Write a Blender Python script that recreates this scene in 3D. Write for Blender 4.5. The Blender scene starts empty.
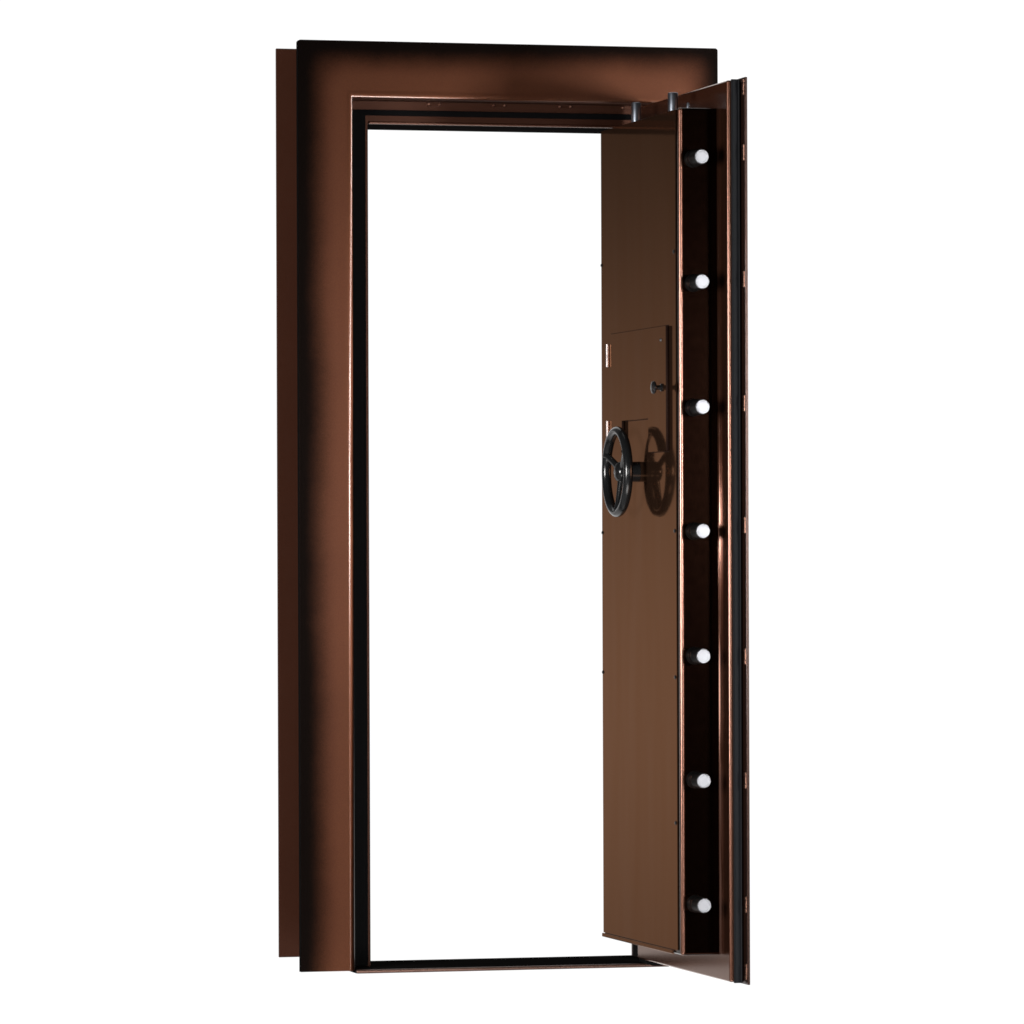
import bpy, bmesh, math, random
from mathutils import Vector, Matrix

random.seed(4)
S = bpy.context.scene
COL = S.collection
R = math.radians

# ------------------------------------------------------------------ materials
def new_mat(name):
    m = bpy.data.materials.new(name)
    m.use_nodes = True
    nt = m.node_tree
    return m, nt, nt.nodes['Principled BSDF']


def N(nt, kind, **kw):
    n = nt.nodes.new(kind)
    for k, v in kw.items():
        if k in n.inputs:
            n.inputs[k].default_value = v
        else:
            setattr(n, k, v)
    return n


def math_node(nt, op, a, b=None, clamp=False):
    n = nt.nodes.new('ShaderNodeMath')
    n.operation = op
    n.use_clamp = clamp
    for i, v in enumerate((a, b)):
        if v is None:
            continue
        if isinstance(v, (int, float)):
            n.inputs[i].default_value = v
        else:
            nt.links.new(v, n.inputs[i])
    return n.outputs[0]


def map_range(nt, val, a, b, c=0.0, d=1.0, smooth=True):
    n = nt.nodes.new('ShaderNodeMapRange')
    n.interpolation_type = 'SMOOTHSTEP' if smooth else 'LINEAR'
    nt.links.new(val, n.inputs['Value'])
    for k, v in zip(('From Min', 'From Max', 'To Min', 'To Max'), (a, b, c, d)):
        n.inputs[k].default_value = v
    return n.outputs['Result']


def obj_coords(nt, scale=(1, 1, 1)):
    tc = nt.nodes.new('ShaderNodeTexCoord')
    mp = nt.nodes.new('ShaderNodeMapping')
    mp.inputs['Scale'].default_value = scale
    nt.links.new(tc.outputs['Object'], mp.inputs['Vector'])
    return mp.outputs['Vector']


def noise(nt, vec, scale, detail=3.0, rough=0.5):
    n = nt.nodes.new('ShaderNodeTexNoise')
    n.inputs['Scale'].default_value = scale
    n.inputs['Detail'].default_value = detail
    n.inputs['Roughness'].default_value = rough
    nt.links.new(vec, n.inputs['Vector'])
    return n.outputs['Fac']


def bump(nt, height, strength, dist, bsdf, socket='Normal', prev=None):
    b = nt.nodes.new('ShaderNodeBump')
    b.inputs['Strength'].default_value = strength
    b.inputs['Distance'].default_value = dist
    nt.links.new(height, b.inputs['Height'])
    if prev is not None:
        nt.links.new(prev, b.inputs['Normal'])
    if bsdf is not None:
        nt.links.new(b.outputs['Normal'], bsdf.inputs[socket])
    return b.outputs['Normal']


def paint(name, color, rough=0.25, metallic=0.9, coat=0.6, coat_rough=0.05, peel=0.02,
          flake=0.0, spec=0.5, rough_var=0.06, tint=None):
    m, nt, p = new_mat(name)
    p.inputs['Metallic'].default_value = metallic
    p.inputs['Coat Weight'].default_value = coat
    p.inputs['Coat Roughness'].default_value = coat_rough
    p.inputs['Specular IOR Level'].default_value = spec
    if tint:
        p.inputs['Specular Tint'].default_value = (*tint, 1)
    v = obj_coords(nt)
    big = noise(nt, v, 7.0, 4.0)
    mix = N(nt, 'ShaderNodeMix', data_type='RGBA')
    mix.inputs['A'].default_value = (*[c * 0.9 for c in color], 1)
    mix.inputs['B'].default_value = (*[c * 1.1 for c in color], 1)
    nt.links.new(big, mix.inputs['Factor'])
    nt.links.new(mix.outputs['Result'], p.inputs['Base Color'])
    sm = noise(nt, v, 60.0, 5.0, 0.6)
    nt.links.new(map_range(nt, sm, 0.3, 0.7, rough - rough_var, rough + rough_var, False), p.inputs['Roughness'])
    pl = noise(nt, v, 220.0, 2.0)
    nrm = bump(nt, pl, peel, 0.002, None)
    if flake > 0:
        fl = noise(nt, v, 1500.0, 1.0)
        nrm = bump(nt, fl, flake, 0.0006, None, prev=nrm)
    nt.links.new(nrm, p.inputs['Normal'])
    return m


# bronze flake paint, hand-sprayed black towards the outer rim (a two-tone "burst" finish)
def burst_paint(W, H, cx, cy, cz):
    m, nt, p = new_mat('burst_bronze_paint')
    tc = nt.nodes.new('ShaderNodeTexCoord')
    sep = nt.nodes.new('ShaderNodeSeparateXYZ')
    nt.links.new(tc.outputs['Object'], sep.inputs[0])
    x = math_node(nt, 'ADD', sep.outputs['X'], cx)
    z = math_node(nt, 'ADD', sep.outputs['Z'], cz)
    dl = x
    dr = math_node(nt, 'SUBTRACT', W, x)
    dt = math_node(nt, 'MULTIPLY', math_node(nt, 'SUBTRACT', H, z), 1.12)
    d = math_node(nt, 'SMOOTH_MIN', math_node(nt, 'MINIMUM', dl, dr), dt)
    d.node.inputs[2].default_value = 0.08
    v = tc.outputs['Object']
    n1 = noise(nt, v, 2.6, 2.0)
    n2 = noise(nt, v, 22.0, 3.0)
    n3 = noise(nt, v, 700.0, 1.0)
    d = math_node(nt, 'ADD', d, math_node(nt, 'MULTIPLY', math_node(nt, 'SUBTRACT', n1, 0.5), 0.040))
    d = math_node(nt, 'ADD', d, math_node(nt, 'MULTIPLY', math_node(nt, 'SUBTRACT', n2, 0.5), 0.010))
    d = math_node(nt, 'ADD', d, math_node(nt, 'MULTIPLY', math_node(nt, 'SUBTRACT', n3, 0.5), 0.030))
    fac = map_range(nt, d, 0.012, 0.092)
    mix = N(nt, 'ShaderNodeMix', data_type='RGBA')
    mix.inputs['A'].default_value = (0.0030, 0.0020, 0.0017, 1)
    nt.links.new(fac, mix.inputs['Factor'])
    fl = noise(nt, v, 520.0, 2.0)
    big = noise(nt, v, 5.0, 4.0)
    cr = N(nt, 'ShaderNodeMix', data_type='RGBA')
    cr.inputs['A'].default_value = (0.030, 0.0092, 0.0038, 1)
    cr.inputs['B'].default_value = (0.073, 0.0236, 0.0100, 1)
    nt.links.new(math_node(nt, 'ADD', math_node(nt, 'MULTIPLY', fl, 0.7), math_node(nt, 'MULTIPLY', big, 0.3)), cr.inputs['Factor'])
    nt.links.new(cr.outputs['Result'], mix.inputs['B'])
    nt.links.new(mix.outputs['Result'], p.inputs['Base Color'])
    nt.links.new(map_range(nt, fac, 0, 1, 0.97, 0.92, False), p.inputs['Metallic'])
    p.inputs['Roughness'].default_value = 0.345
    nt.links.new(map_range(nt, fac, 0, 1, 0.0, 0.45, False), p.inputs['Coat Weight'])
    sp = N(nt, 'ShaderNodeMix', data_type='RGBA')
    sp.inputs['A'].default_value = (0.10, 0.09, 0.09, 1)
    sp.inputs['B'].default_value = (1, 1, 1, 1)
    nt.links.new(fac, sp.inputs['Factor'])
    nt.links.new(sp.outputs['Result'], p.inputs['Specular Tint'])
    p.inputs['Coat Roughness'].default_value = 0.135
    nrm = bump(nt, noise(nt, v, 240.0, 2.0), 0.03, 0.002, None)
    nrm = bump(nt, fl, 0.03, 0.0006, None, prev=nrm)
    nt.links.new(nrm, p.inputs['Normal'])
    return m


def matte(name, color, rough=0.8, spec=0.0, noise_scale=90.0):
    m, nt, p = new_mat(name)
    v = obj_coords(nt)
    n = noise(nt, v, noise_scale, 4.0)
    mix = N(nt, 'ShaderNodeMix', data_type='RGBA')
    mix.inputs['A'].default_value = (*[c * 0.7 for c in color], 1)
    mix.inputs['B'].default_value = (*[c * 1.3 for c in color], 1)
    nt.links.new(n, mix.inputs['Factor'])
    nt.links.new(mix.outputs['Result'], p.inputs['Base Color'])
    p.inputs['Roughness'].default_value = rough
    p.inputs['Specular IOR Level'].default_value = spec
    bump(nt, n, 0.08, 0.001, p)
    return m


def brushed_panel():
    m, nt, p = new_mat('brushed_bronze_panel')
    p.inputs['Metallic'].default_value = 0.92
    v = obj_coords(nt, (1, 1, 1))
    vb = obj_coords(nt, (1, 1.2, 160))          # fine horizontal brushing
    br = noise(nt, vb, 6.0, 4.0, 0.6)
    big = noise(nt, v, 3.0, 3.0)
    mix = N(nt, 'ShaderNodeMix', data_type='RGBA')
    mix.inputs['A'].default_value = (0.138, 0.068, 0.041, 1)
    mix.inputs['B'].default_value = (0.168, 0.085, 0.052, 1)
    nt.links.new(math_node(nt, 'ADD', math_node(nt, 'MULTIPLY', br, 0.6), math_node(nt, 'MULTIPLY', big, 0.4)), mix.inputs['Factor'])
    nt.links.new(mix.outputs['Result'], p.inputs['Base Color'])
    p.inputs['Specular Tint'].default_value = (0.58, 0.457, 0.39, 1)
    nt.links.new(map_range(nt, br, 0.3, 0.7, 0.045, 0.085, False), p.inputs['Roughness'])
    wave = noise(nt, obj_coords(nt, (1, 6, 1.0)), 1.6, 1.0)
    nrm = bump(nt, wave, 0.05, 0.02, None)
    nrm = bump(nt, br, 0.012, 0.001, None, prev=nrm)
    nt.links.new(nrm, p.inputs['Normal'])
    return m


def zinc():
    m, nt, p = new_mat('bare_steel')
    p.inputs['Metallic'].default_value = 1.0
    v = obj_coords(nt)
    n = noise(nt, v, 260.0, 3.0)
    mix = N(nt, 'ShaderNodeMix', data_type='RGBA')
    mix.inputs['A'].default_value = (0.165, 0.170, 0.186, 1)
    mix.inputs['B'].default_value = (0.25, 0.255, 0.272, 1)
    nt.links.new(n, mix.inputs['Factor'])
    nt.links.new(mix.outputs['Result'], p.inputs['Base Color'])
    nt.links.new(map_range(nt, n, 0.3, 0.7, 0.36, 0.52, False), p.inputs['Roughness'])
    bump(nt, n, 0.1, 0.0006, p)
    return m


W, H = 0.976, 2.080
MAT = {
    'bronze': paint('gloss_bronze_paint', (0.120, 0.046, 0.026), rough=0.235, metallic=0.9, coat=0.9, coat_rough=0.18, peel=0.0, rough_var=0.015, tint=(0.8, 0.62, 0.52)),
    'box': paint('dark_bronze_paint', (0.0120, 0.0046, 0.0027), rough=0.12, metallic=0.97, coat=0.0, peel=0.0, rough_var=0.01, spec=0.2),
    'rear': paint('satin_brown_paint', (0.032, 0.0102, 0.0052), rough=0.55, metallic=0.1, coat=0.0, spec=0.08),
    'jamb': paint('jamb_brown_paint', (0.030, 0.0115, 0.0068), rough=0.42, metallic=0.6, coat=0.0, spec=0.1),
    'seal': matte('black_seal', (0.0014, 0.0014, 0.0016), rough=0.7, spec=0.03),
    'nose': paint('threshold_bronze', (0.10, 0.055, 0.042), rough=0.45, metallic=0.8, coat=0.1),
    'sill': matte('dark_reflection_black', (0.007, 0.0065, 0.0065)),  # matte black stands in for dark reflections on sill and stop
    'stop': matte('stop_dark_paint', (0.012, 0.006, 0.0045), rough=0.7, spec=0.03),
    'rubber': matte('black_rubber', (0.0035, 0.0039, 0.0050), rough=0.55, spec=0.08),
    'panel': brushed_panel(),
    'steel': zinc(),
    'pin': paint('dark_steel', (0.27, 0.295, 0.34), rough=0.33, metallic=1.0, coat=0.0),
    'skin': paint('dark_edge_paint', (0.030, 0.013, 0.009), rough=0.25, metallic=0.7, coat=0.3, peel=0.0, rough_var=0.02),
    'wheel': paint('gloss_black_enamel', (0.006, 0.0065, 0.007), rough=0.19, metallic=0.0, coat=0.0, peel=0.005, rough_var=0.03, spec=0.34),
    'clip': paint('dull_copper', (0.17, 0.090, 0.065), rough=0.35, metallic=1.0, coat=0.0),
    'sleeve': paint('blackened_steel', (0.003, 0.003, 0.003), rough=0.35, metallic=0.2, coat=0.0, spec=0.15),
    'copper': paint('glint_copper', (0.62, 0.36, 0.27), rough=0.3, metallic=1.0, coat=0.0),  # bright copper for the painted glints at the slots
}


# ------------------------------------------------------------------ mesh helpers
def link_mesh(name, bm, mat, parent=None, bevel=0.0, seg=3, weighted=False, center=None, smooth=True):
    bmesh.ops.recalc_face_normals(bm, faces=bm.faces[:])
    if center is None:
        lo = Vector((min(v.co[i] for v in bm.verts) for i in range(3)))
        hi = Vector((max(v.co[i] for v in bm.verts) for i in range(3)))
        center = (lo + hi) / 2
    center = Vector(center)
    for v in bm.verts:
        v.co -= center
    me = bpy.data.meshes.new(name)
    bm.to_mesh(me)
    bm.free()
    me.materials.append(mat)
    if smooth:
        for p in me.polygons:
            p.use_smooth = True
    o = bpy.data.objects.new(name, me)
    COL.objects.link(o)
    o['_w'] = list(center)
    if parent is not None:
        o.parent = parent
        o.location = center - Vector(parent['_w'])
    else:
        o.location = center
    if bevel > 0:
        b = o.modifiers.new('edge', 'BEVEL')
        b.width = bevel
        b.segments = seg
        b.harden_normals = True
        if weighted:
            b.limit_method = 'WEIGHT'
        else:
            b.limit_method = 'ANGLE'
            b.angle_limit = R(35)
    return o


def box_bm(x0, x1, y0, y1, z0, z1, bm=None):
    bm = bm or bmesh.new()
    v = [bm.verts.new((x, y, z)) for x in (x0, x1) for y in (y0, y1) for z in (z0, z1)]
    for f in ((0, 1, 3, 2), (4, 6, 7, 5), (0, 4, 5, 1), (2, 3, 7, 6), (0, 2, 6, 4), (1, 5, 7, 3)):
        bm.faces.new([v[i] for i in f])
    return bm


def box(name, x0, x1, y0, y1, z0, z1, mat, parent, bevel=0.0, seg=3):
    return link_mesh(name, box_bm(x0, x1, y0, y1, z0, z1), mat, parent, bevel, seg)


def prism_bm(pts, axis, a, b):
    """polygon pts extruded along axis from a to b; pts are the two remaining coordinates in xyz order"""
    bm = bmesh.new()
    def P(p, t):
        return {'x': (t, p[0], p[1]), 'y': (p[0], t, p[1]), 'z': (p[0], p[1], t)}[axis]
    va = [bm.verts.new(P(p, a)) for p in pts]
    vb = [bm.verts.new(P(p, b)) for p in pts]
    bm.faces.new(va)
    bm.faces.new(vb[::-1])
    n = len(pts)
    for i in range(n):
        bm.faces.new((va[i], va[(i + 1) % n], vb[(i + 1) % n], vb[i]))
    return bm


def portal_pts(xo0, xo1, zo, xi0, xi1, zi, zb, r=0.0):
    """an upside-down U: two legs and a head, with rounded outer top corners"""
    pts = [(xo0, zb)]
    if r > 0:
        for k in range(5):
            a = math.pi - k * math.pi / 8
            pts.append((xo0 + r + r * math.cos(a), zo - r + r * math.sin(a)))
        for k in range(5):
            a = math.pi / 2 - k * math.pi / 8
            pts.append((xo1 - r + r * math.cos(a), zo - r + r * math.sin(a)))
    else:
        pts += [(xo0, zo), (xo1, zo)]
    pts += [(xo1, zb), (xi1, zb), (xi1, zi), (xi0, zi), (xi0, zb)]
    return pts


def cyl_bm(p0, p1, r0, r1=None, n=32, bm=None):
    return lathe_bm(p0, p1, [(0, r0), (1, r1 if r1 is not None else r0)], n, bm)


def lathe_bm(p0, p1, prof, n=32, bm=None):
    """profile [(t along p0->p1, radius)], capped"""
    bm = bm or bmesh.new()
    p0, p1 = Vector(p0), Vector(p1)
    d = (p1 - p0)
    ax = d.normalized()
    u = ax.orthogonal().normalized()
    w = ax.cross(u)
    rings = []
    for t, r in prof:
        c = p0 + d * t
        rings.append([bm.verts.new(c + (u * math.cos(2 * math.pi * k / n) + w * math.sin(2 * math.pi * k / n)) * max(r, 1e-5)) for k in range(n)])
    for a, b in zip(rings, rings[1:]):
        for k in range(n):
            bm.faces.new((a[k], a[(k + 1) % n], b[(k + 1) % n], b[k]))
    bm.faces.new(rings[0][::-1])
    bm.faces.new(rings[-1])
    return bm


def torus_bm(c, Rr, r, n=72, m=20, sx=1.0):
    """ring in the y-z plane around axis x"""
    bm = bmesh.new()
    rings = []
    for i in range(n):
        a = 2 * math.pi * i / n
        ring = []
        for j in range(m):
            b = 2 * math.pi * j / m
            q = Rr + r * math.cos(b)
            ring.append(bm.verts.new((c[0] + sx * r * math.sin(b), c[1] + q * math.cos(a), c[2] + q * math.sin(a))))
        rings.append(ring)
    for i in range(n):
        for j in range(m):
            bm.faces.new((rings[i][j], rings[(i + 1) % n][j], rings[(i + 1) % n][(j + 1) % m], rings[i][(j + 1) % m]))
    return bm


def copy_with_children(o, delta):
    c = o.copy()
    COL.objects.link(c)
    c.location = o.location + Vector(delta)
    c['_w'] = list(Vector(o['_w']) + Vector(delta))
    for ch in o.children:
        d = ch.copy()
        COL.objects.link(d)
        d.parent = c
        d['_w'] = list(Vector(ch['_w']) + Vector(delta))
    return c


# ------------------------------------------------------------------ the vault door
root = bpy.data.objects.new('vault_door', None)
COL.objects.link(root)
root.empty_display_size = 0.1
root.location = (W / 2, 0.12, 0)
root['_w'] = [W / 2, 0.12, 0]
root['label'] = 'tall bronze steel vault door standing open in its frame, seven bright bolts on its edge'
root['category'] = 'vault door'
root['kind'] = 'thing'

IX0, IX1, IZ = 0.1262, 0.855, 1.9540          # front opening
SX0, SX1, SZ = 0.1825, 0.836, 1.9035        # opening between the stops

# --- front flange (architrave)
bm = prism_bm(portal_pts(0, W, H, IX0, IX1, IZ, 0.0, r=0.006), 'y', 0.0, 0.018)
lay = bm.edges.layers.float.get('bevel_weight_edge') or bm.edges.layers.float.new('bevel_weight_edge')
for e in bm.edges:
    a, b = e.verts[0].co, e.verts[1].co
    if abs(a.y) < 1e-6 and abs(b.y) < 1e-6:
        mid = (a + b) / 2
        inner = (abs(mid.x - IX0) < 1e-4 or abs(mid.x - IX1) < 1e-4 or abs(mid.z - IZ) < 1e-4)
        if mid.z > 1e-4:
            e[lay] = 1.0 if inner else 0.05
for e in bm.edges:
    if e[lay] == 0.0:
        e.smooth = False
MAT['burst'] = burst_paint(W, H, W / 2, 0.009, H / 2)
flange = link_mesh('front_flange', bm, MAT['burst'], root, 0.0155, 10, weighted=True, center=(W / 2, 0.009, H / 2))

# --- jamb return, stop, sleeve through the wall, rear flange
link_mesh('jamb_return', prism_bm(portal_pts(IX0 - 0.008, IX1 + 0.008, IZ + 0.008, IX0, IX1, IZ, 0.0), 'y', 0.0185, 0.0995), MAT['jamb'], root)
stop = link_mesh('door_stop', prism_bm(portal_pts(IX0 - 0.008, IX1 + 0.008, IZ + 0.008, SX0, SX1, SZ, 0.0), 'y', 0.10, 0.2565), MAT['jamb'], root, 0.0035, 4)
# rubber seal on the stop face
link_mesh('gasket_strip', prism_bm(portal_pts(0.1270, 0.8535, 1.9345, 0.1755, 0.8415, 1.9215, 0.0030), 'y', 0.094, 0.0998), MAT['seal'], stop, 0.0015, 2)
# highlight bar, then black sheets painting the dark reflection inside the stop
link_mesh('stop_edge_highlight', box_bm(SX0 + 0.001, SX1 - 0.001, 0.0965, 0.1040, SZ - 0.0008, SZ + 0.0050), MAT['bronze'], stop, 0.0024, 4)  # bronze bar added to give the stop edge its bright line
lb = box_bm(SX0 - 0.004, SX0 + 0.0006, 0.1045, 0.2562, 0.003, SZ - 0.002)
box_bm(SX0 - 0.004, SX1 + 0.002, 0.1045, 0.2562, SZ - 0.0012, SZ + 0.002, lb)
box_bm(SX1 - 0.0006, SX1 + 0.004, 0.1045, 0.2400, 0.003, SZ - 0.002, lb)
link_mesh('stop_shade_sheet', lb, MAT['sill'], stop, smooth=False)  # added sheets, dark reflection put into their colour
link_mesh('wall_sleeve', prism_bm(portal_pts(0.088, W - 0.088, H - 0.088, IX0 - 0.0085, IX1 + 0.0085, IZ + 0.0085, 0.0), 'y', 0.0185, 0.2578), MAT['rear'], root)
link_mesh('rear_flange', prism_bm(portal_pts(0.0048, W - 0.0048, 2.0843, SX0 - 0.004, SX1 + 0.004, SZ + 0.004, 0.0147), 'y', 0.2585, 0.2665), MAT['rear'], root, 0.001, 2)

# --- threshold
thr = link_mesh('threshold', box_bm(IX0 - 0.0005, IX1 + 0.0005, -0.0055, 0.0035, -0.0062, 0.0024), MAT['nose'], root, 0.0040, 5)
link_mesh('sill_plate', box_bm(IX0 + 0.0005, IX1 - 0.0005, 0.0038, 0.262, -0.0062, 0.0022), MAT['sill'], thr, 0.001, 2)

# --- bolt sockets on the head of the frame
sock = None
for x in (0.335, 0.487, 0.642, 0.790):
    if sock is None:
        sb = bmesh.new()
        n = 20
        outer, inner = [], []
        ring = []
        for k in range(n):
            a = 2 * math.pi * k / n
            sx = 0.009 if math.cos(a) >= 0 else -0.009
            ring.append((sx + 0.0055 * math.cos(a), 0.0055 * math.sin(a), sx + 0.0032 * math.cos(a), 0.0032 * math.sin(a)))
        A = [sb.verts.new((x + p[0], 0.0998, 1.9495 + p[1])) for p in ring]
        B = [sb.verts.new((x + p[0], 0.0965, 1.9495 + p[1])) for p in ring]
        C = [sb.verts.new((x + p[2], 0.0965, 1.9495 + p[3])) for p in ring]
        D = [sb.verts.new((x + p[2], 0.0998, 1.9495 + p[3])) for p in ring]
        for k in range(n):
            j = (k + 1) % n
            for P, Q in ((A, B), (B, C), (C, D), (D, A)):
                sb.faces.new((P[k], P[j], Q[j], Q[k]))
        sock = link_mesh('striker_slot', sb, MAT['jamb'], root, smooth=False)
        for q in (-0.0125, 0.0125):
            link_mesh('glint_stud', lathe_bm((x + q, 0.0998, 1.9495), (x + q, 0.0950, 1.9495), [(0, 0.0026), (0.6, 0.0024), (1, 0.001)], 16), MAT['copper'], sock)  # copper studs added as the tiny glints at the slot ends
        base_x = x
    else:
        copy_with_children(sock, (x - base_x, 0, 0))

# --- door leaf: heavy plate, standing open at a right angle to the frame
PX = 0.790                    # inner face of the plate
leaf = link_mesh('door_leaf', box_bm(PX, 0.818, -0.7086, 0.022, 0.0122, 1.9422), MAT['bronze'], root, 0.0042, 5)
link_mesh('outer_skin', box_bm(0.8205, 0.8265, -0.7395, -0.004, 0.0078, 1.9472), MAT['skin'], leaf, 0.0012, 3)
link_mesh('core_board', box_bm(0.8182, 0.8203, -0.705, -0.006, 0.012, 1.9425), MAT['stop'], leaf)
g = bmesh.new()
prof = [(0.7985, -0.7092), (0.7985, -0.7150), (0.7998, -0.7158), (0.8010, -0.7146), (0.8140, -0.7146), (0.8152, -0.7158), (0.8165, -0.7150), (0.8165, -0.7092)]
g.free()
link_mesh('edge_gasket', prism_bm(prof, 'z', 0.0105, 1.9440), MAT['rubber'], leaf, 0.0006, 2)
link_mesh('leaf_gap_blocker', box_bm(0.7935, 0.8150, -0.10, 0.020, 0.0040, 0.0126), MAT['seal'], leaf)  # black strip added to darken the bright gap under the leaf
clip = None
for z in (1.9255, 1.786, 1.5155, 1.2505, 0.990, 0.7095, 0.4445, 0.179, 0.036):
    if clip is None:
        cz = z
        cb = bmesh.new()
        box_bm(0.8178, 0.8203, -0.7370, -0.7262, z - 0.017, z - 0.0085, cb)
        box_bm(0.8178, 0.8203, -0.7370, -0.7300, z - 0.0078, z + 0.009, cb)
        box_bm(0.8178, 0.8203, -0.7370, -0.7255, z + 0.0097, z + 0.017, cb)
        clip = link_mesh('retaining_clip', cb, MAT['clip'], leaf, 0.0008, 2)
    else:
        copy_with_children(clip, (0, 0, z - cz))

# --- lock box on the inside of the leaf
BX0, BX1, BY0, BY1, BZ0, BZ1 = 0.700, 0.7895, -0.6480, -0.0158, 0.0672, 1.8868
bm = box_bm(BX0, BX1, BY0, BY1, BZ0, BZ1)
lock = link_mesh('lock_box', bm, MAT['box'], root, 0.0042, 5)
# coved seam between box end and plate
cove = []
r = 0.0065
cx, cy = PX - r, BY0 - r
cove.append((PX - 0.0001, BY0 + 0.0))
for k in range(9):
    a = math.pi / 2 * (1 - k / 8)
    cove.append((cx + r * math.cos(a), cy + r * math.sin(a)))
link_mesh('corner_cove', prism_bm([(x - 0.0003, y - 0.0003) for x, y in cove], 'z', BZ0 + 0.001, BZ1 - 0.001), MAT['bronze'], lock)
# rounded bronze corner along the free edge of the box
# inner panel
panel = link_mesh('inner_panel', box_bm(0.6975, 0.6999, -0.622, -0.0175, 0.0765, 1.8845), MAT['panel'], root, smooth=False)
link_mesh('corner_trim', box_bm(0.6975, 0.7085, -0.6495, -0.6375, BZ0 - 0.0002, BZ1 + 0.0002), MAT['bronze'], lock, 0.0055, 6)
link_mesh('bottom_rail', box_bm(0.6950, 0.6998, -0.588, -0.012, 0.0662, 0.0750), MAT['panel'], panel, 0.0022, 4)
scr = None
for (y, z) in ((-0.611, 1.5799), (-0.611, 0.9786), (-0.611, 0.6637), (-0.611, 0.350), (-0.0225, 1.5821), (-0.0225, 0.9786), (-0.0225, 0.6637)):
    if scr is None:
        sy, sz = y, z
        scr = link_mesh('screw', lathe_bm((0.6986, y, z), (0.6950, y, z), [(0, 0.0045), (0.5, 0.0045), (1, 0.0025)], 20), MAT['wheel'], panel)
    else:
        copy_with_children(scr, (0, y - sy, z - sz))

# --- hinged access hatch on the panel, with a notch cut round the wheel
HX = 0.690
pts = [(-0.100, 1.4220), (-0.570, 1.4220), (-0.570, 1.1520), (-0.429, 1.1520), (-0.429, 1.2262), (-0.213, 1.2262), (-0.213, 1.1520), (-0.100, 1.1520)]
hatch = link_mesh('access_hatch', prism_bm(pts, 'x', HX, 0.6972), MAT['panel'], root, smooth=False)
link_mesh('hatch_edge', box_bm(HX + 0.0001, 0.6972, -0.5712, -0.5702, 1.1530, 1.4215), MAT['stop'], hatch)
link_mesh('hatch_edge', box_bm(HX + 0.0001, 0.6972, -0.2142, -0.2132, 1.153, 1.2256), MAT['stop'], hatch)
MAT['hinge'] = paint('nickel_hinge', (0.30, 0.26, 0.25), rough=0.45, metallic=1.0, coat=0.0)
hin = link_mesh('hinge', lathe_bm((0.6875, -0.104, 1.349), (0.6875, -0.104, 1.4008), [(0, .003), (0.01, 0.0042), (0.48, 0.0042), (0.481, 0.0036), (0.5, 0.0036), (0.501, 0.0042), (0.99, 0.0042), (1, .003)], 20), MAT['hinge'], hatch)
copy_with_children(hin, (0, 0, -0.172))
kn = link_mesh('knob', lathe_bm((HX, -0.541, 1.2895), (HX - 0.0245, -0.541, 1.2895),
     [(0, 0.0085), (0.12, 0.0085), (0.2, 0.0052), (0.5, 0.0048), (0.58, 0.0085), (0.66, 0.0128), (0.78, 0.0142), (0.90, 0.0128), (0.98, 0.0075), (1, 0.002)], 32), MAT['wheel'], hatch)
link_mesh('latch_pin', lathe_bm((HX, -0.534, 1.3927), (HX - 0.003, -0.534, 1.3927), [(0, 0.0035), (0.6, 0.0033), (1, 0.0015)], 16), MAT['steel'], hatch)

# dark strips painting a shadow gap between the hatch and the panel
gb = box_bm(0.6970, 0.6978, -0.5705, -0.100, 1.4223, 1.4243)
box_bm(0.6970, 0.6978, -0.4285, -0.2150, 1.2240, 1.2258, gb)
box_bm(0.6970, 0.6978, -0.5700, -0.4290, 1.1500, 1.1517, gb)
link_mesh('hatch_seam', gb, MAT['stop'], panel, smooth=False)

# --- handwheel
WY, WZ = -0.321, 1.1108
WXc = 0.6975 - 0.0500
rim = link_mesh('handwheel', torus_bm((WXc + 0.002, WY, WZ), 0.0900, 0.0098, sx=1.08), MAT['wheel'], root)
for a in (26, 150, 266):
    d = Vector((0, math.cos(R(a)), math.sin(R(a))))
    c = Vector((WXc, WY, WZ))
    bm = lathe_bm(c + d * 0.012 + Vector((0.012, 0, 0)), c + d * 0.0875, [(0, 0.0085), (0.4, 0.0072), (0.85, 0.0068), (1, 0.0095)], 20)
    link_mesh('spoke', bm, MAT['wheel'], rim)
link_mesh('hub', lathe_bm((WXc + 0.0260, WY, WZ), (WXc - 0.004, WY, WZ), [(0, 0.0215), (0.3, 0.0225), (0.62, 0.0225), (0.85, 0.019), (0.97, 0.012), (1, 0.004)], 36), MAT['wheel'], rim)
link_mesh('shaft', lathe_bm((0.6972, WY, WZ), (WXc + 0.0255, WY, WZ), [(0, 0.0225), (1, 0.0222)], 36), MAT['wheel'], rim)

# --- seven locking bolts on the free edge
first = None
for z in (1.7769, 1.5102, 1.2429, 0.9778, 0.7105, 0.4443, 0.1780):
    if first is None:
        fz = z
        first = link_mesh('locking_bolt', lathe_bm((0.7278, BY0 + 0.002, z), (0.7278, -0.7200, z),
              [(0, 0.0157), (0.955, 0.0157), (0.975, 0.0154), (1, 0.0143), (1.0, 0.0118), (0.992, 0.0112), (0.992, 0.001)], 40), MAT['steel'], root, 0)
        link_mesh('bolt_sleeve', lathe_bm((0.7278, BY0 + 0.001, z), (0.7278, -0.7165, z),
              [(0, 0.0190), (0.10, 0.0190), (0.13, 0.0180), (0.16, 0.0168), (0.40, 0.0168), (0.42, 0.0176), (0.50, 0.0176), (0.52, 0.0166), (0.97, 0.0166), (1, 0.0159)], 40), MAT['sleeve'], first)
    else:
        copy_with_children(first, (0, 0, z - fz))

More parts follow.
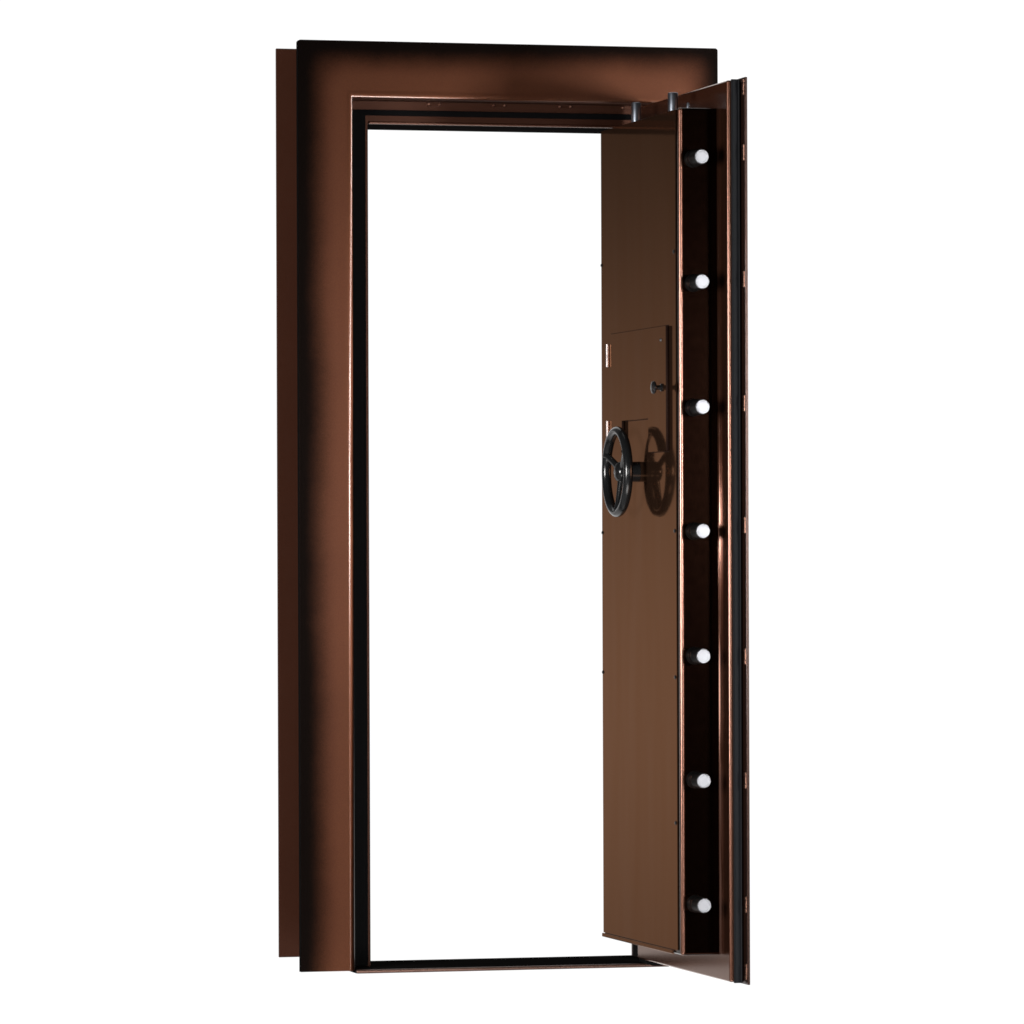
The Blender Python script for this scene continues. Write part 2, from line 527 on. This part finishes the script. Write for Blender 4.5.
# --- bolts out of the top of the box
tb = link_mesh('top_bolt', lathe_bm((0.730, -0.198, BZ1 - 0.002), (0.730, -0.198, 1.9355), [(0, 0.0110), (0.955, 0.0110), (0.985, 0.0104), (1, 0.009)], 32), MAT['pin'], root)
copy_with_children(tb, (0, -0.296, -0.003))
link_mesh('cap_screw', lathe_bm((0.735, -0.596, BZ1 - 0.001), (0.735, -0.596, 1.9025), [(0, 0.0038), (0.8, 0.0038), (1, 0.0025)], 20), MAT['pin'], root)

# the whole leaf sits a few millimetres further into the opening
for o in root.children:
    if o.name.split('.')[0] in ('door_leaf', 'lock_box', 'inner_panel', 'access_hatch', 'handwheel', 'locking_bolt', 'top_bolt', 'cap_screw'):
        o.location.x -= {'door_leaf': 0.0045, 'locking_bolt': 0.0015}.get(o.name.split('.')[0], 0.0028)

# sharp creases stay sharp on lathed parts
for o in list(COL.objects):
    if o.type == 'MESH' and not o.modifiers and len(o.data.polygons) > 12:
        me = o.data
        b2 = bmesh.new(); b2.from_mesh(me)
        for e in b2.edges:
            if len(e.link_faces) == 2 and e.calc_face_angle(0) > R(38):
                e.smooth = False
        b2.to_mesh(me); b2.free()

for o in COL.objects:
    if '_w' in o:
        del o['_w']

# ------------------------------------------------------------------ world: plain white beyond the door, dim elsewhere with glows added for reflections
world = bpy.data.worlds.new('World')
S.world = world
world.use_nodes = True
nt = world.node_tree
bg = nt.nodes['Background']
tc = nt.nodes.new('ShaderNodeTexCoord')
sep = nt.nodes.new('ShaderNodeSeparateXYZ')
nt.links.new(tc.outputs['Generated'], sep.inputs[0])
az = math_node(nt, 'ARCTAN2', sep.outputs['X'], sep.outputs['Y'])
az = math_node(nt, 'MULTIPLY', az, 180 / math.pi)
el = math_node(nt, 'MULTIPLY', math_node(nt, 'ARCSINE', sep.outputs['Z']), 180 / math.pi)
white = math_node(nt, 'MULTIPLY', map_range(nt, az, -10, -6), map_range(nt, az, 48, 56, 1.0, 0.0))
glow = math_node(nt, 'MULTIPLY', map_range(nt, az, -75, -35), map_range(nt, az, -10, -6, 1.0, 0.0))
studio = math_node(nt, 'MULTIPLY', map_range(nt, el, 5.6, -1.5, 0.09, 0.76), map_range(nt, el, -1.5, -5.5, 1.0, 0.62))
mix = N(nt, 'ShaderNodeMix', data_type='RGBA')
studio = math_node(nt, 'ADD', math_node(nt, 'MULTIPLY', studio, glow), map_range(nt, el, -10, -32, 0.014, 0.42))
cmb = nt.nodes.new('ShaderNodeCombineColor')
nt.links.new(studio, cmb.inputs[0])
nt.links.new(math_node(nt, 'MULTIPLY', studio, 0.97), cmb.inputs[1])
nt.links.new(math_node(nt, 'MULTIPLY', studio, 0.96), cmb.inputs[2])
nt.links.new(white, mix.inputs['Factor'])
nt.links.new(cmb.outputs[0], mix.inputs['A'])
mix.inputs['B'].default_value = (1.08, 1.08, 1.08, 1)
nt.links.new(mix.outputs['Result'], bg.inputs['Color'])
bg.inputs['Strength'].default_value = 1.0

# ------------------------------------------------------------------ studio lamps
def softbox(name, loc, target, sx, sy, power, color=(1, 1, 1)):
    l = bpy.data.lights.new(name, 'AREA')
    l.shape = 'RECTANGLE'
    l.size, l.size_y = sx, sy
    l.energy = power
    l.color = color
    o = bpy.data.objects.new(name, l)
    COL.objects.link(o)
    o.location = loc
    d = Vector(target) - Vector(loc)
    o.rotation_euler = d.to_track_quat('-Z', 'Y').to_euler()
    return o

softbox('softbox_front', (0.7, -9.0, 1.0), (0.4, 0.0, 1.0), 1.3, 1.6, 84, (1, 0.97, 0.94))
softbox('strip_right', (2.75, -4.3, 0.8), (0.1, 0.0, 0.8), 0.24, 3.4, 62, (1, 0.98, 0.96))
softbox('strip_middle', (2.4, -4.2, 1.27), (0.1, 0.0, 1.15), 0.34, 0.85, 105, (1, 0.98, 0.96))
softbox('floor_softbox', (0.3, -2.2, -0.75), (0.3, -1.2, 1.6), 2.0, 1.0, 42, (1, 0.97, 0.94))
softbox('softbox_left', (-3.8, -3.6, 1.15), (0.6, -0.3, 1.0), 1.8, 1.5, 480, (1, 0.98, 0.96))

# ------------------------------------------------------------------ camera
cam_d = bpy.data.cameras.new('Camera')
cam = bpy.data.objects.new('Camera', cam_d)
COL.objects.link(cam)
cam_d.sensor_width = 36
cam_d.lens = 5410 / 1024 * 36
cam_d.shift_x = -1.0 / 1024
cam_d.shift_y = 52.16 / 1024
cam_d.clip_start = 0.1
cam_d.clip_end = 500
al, roll = 0.250515284, -0.00336353572
cam.location = (-2.52983, -11.80574, 0.90823)
M = Matrix.Rotation(-al, 4, 'Z') @ Matrix.Rotation(math.pi / 2, 4, 'X') @ Matrix.Rotation(roll, 4, 'Z')
cam.rotation_euler = M.to_euler()
S.camera = cam

S.view_settings.view_transform = 'Standard'
S.view_settings.look = 'None'
S.view_settings.exposure = 0
S.view_settings.gamma = 1
S.view_settings.use_curve_mapping = False
S.render.engine = 'CYCLES'
S.cycles.use_denoising = True
S.cycles.use_adaptive_sampling = False
S.cycles.sample_clamp_direct = 12.0
S.cycles.filter_width = 1.65
S.cycles.max_bounces = 8
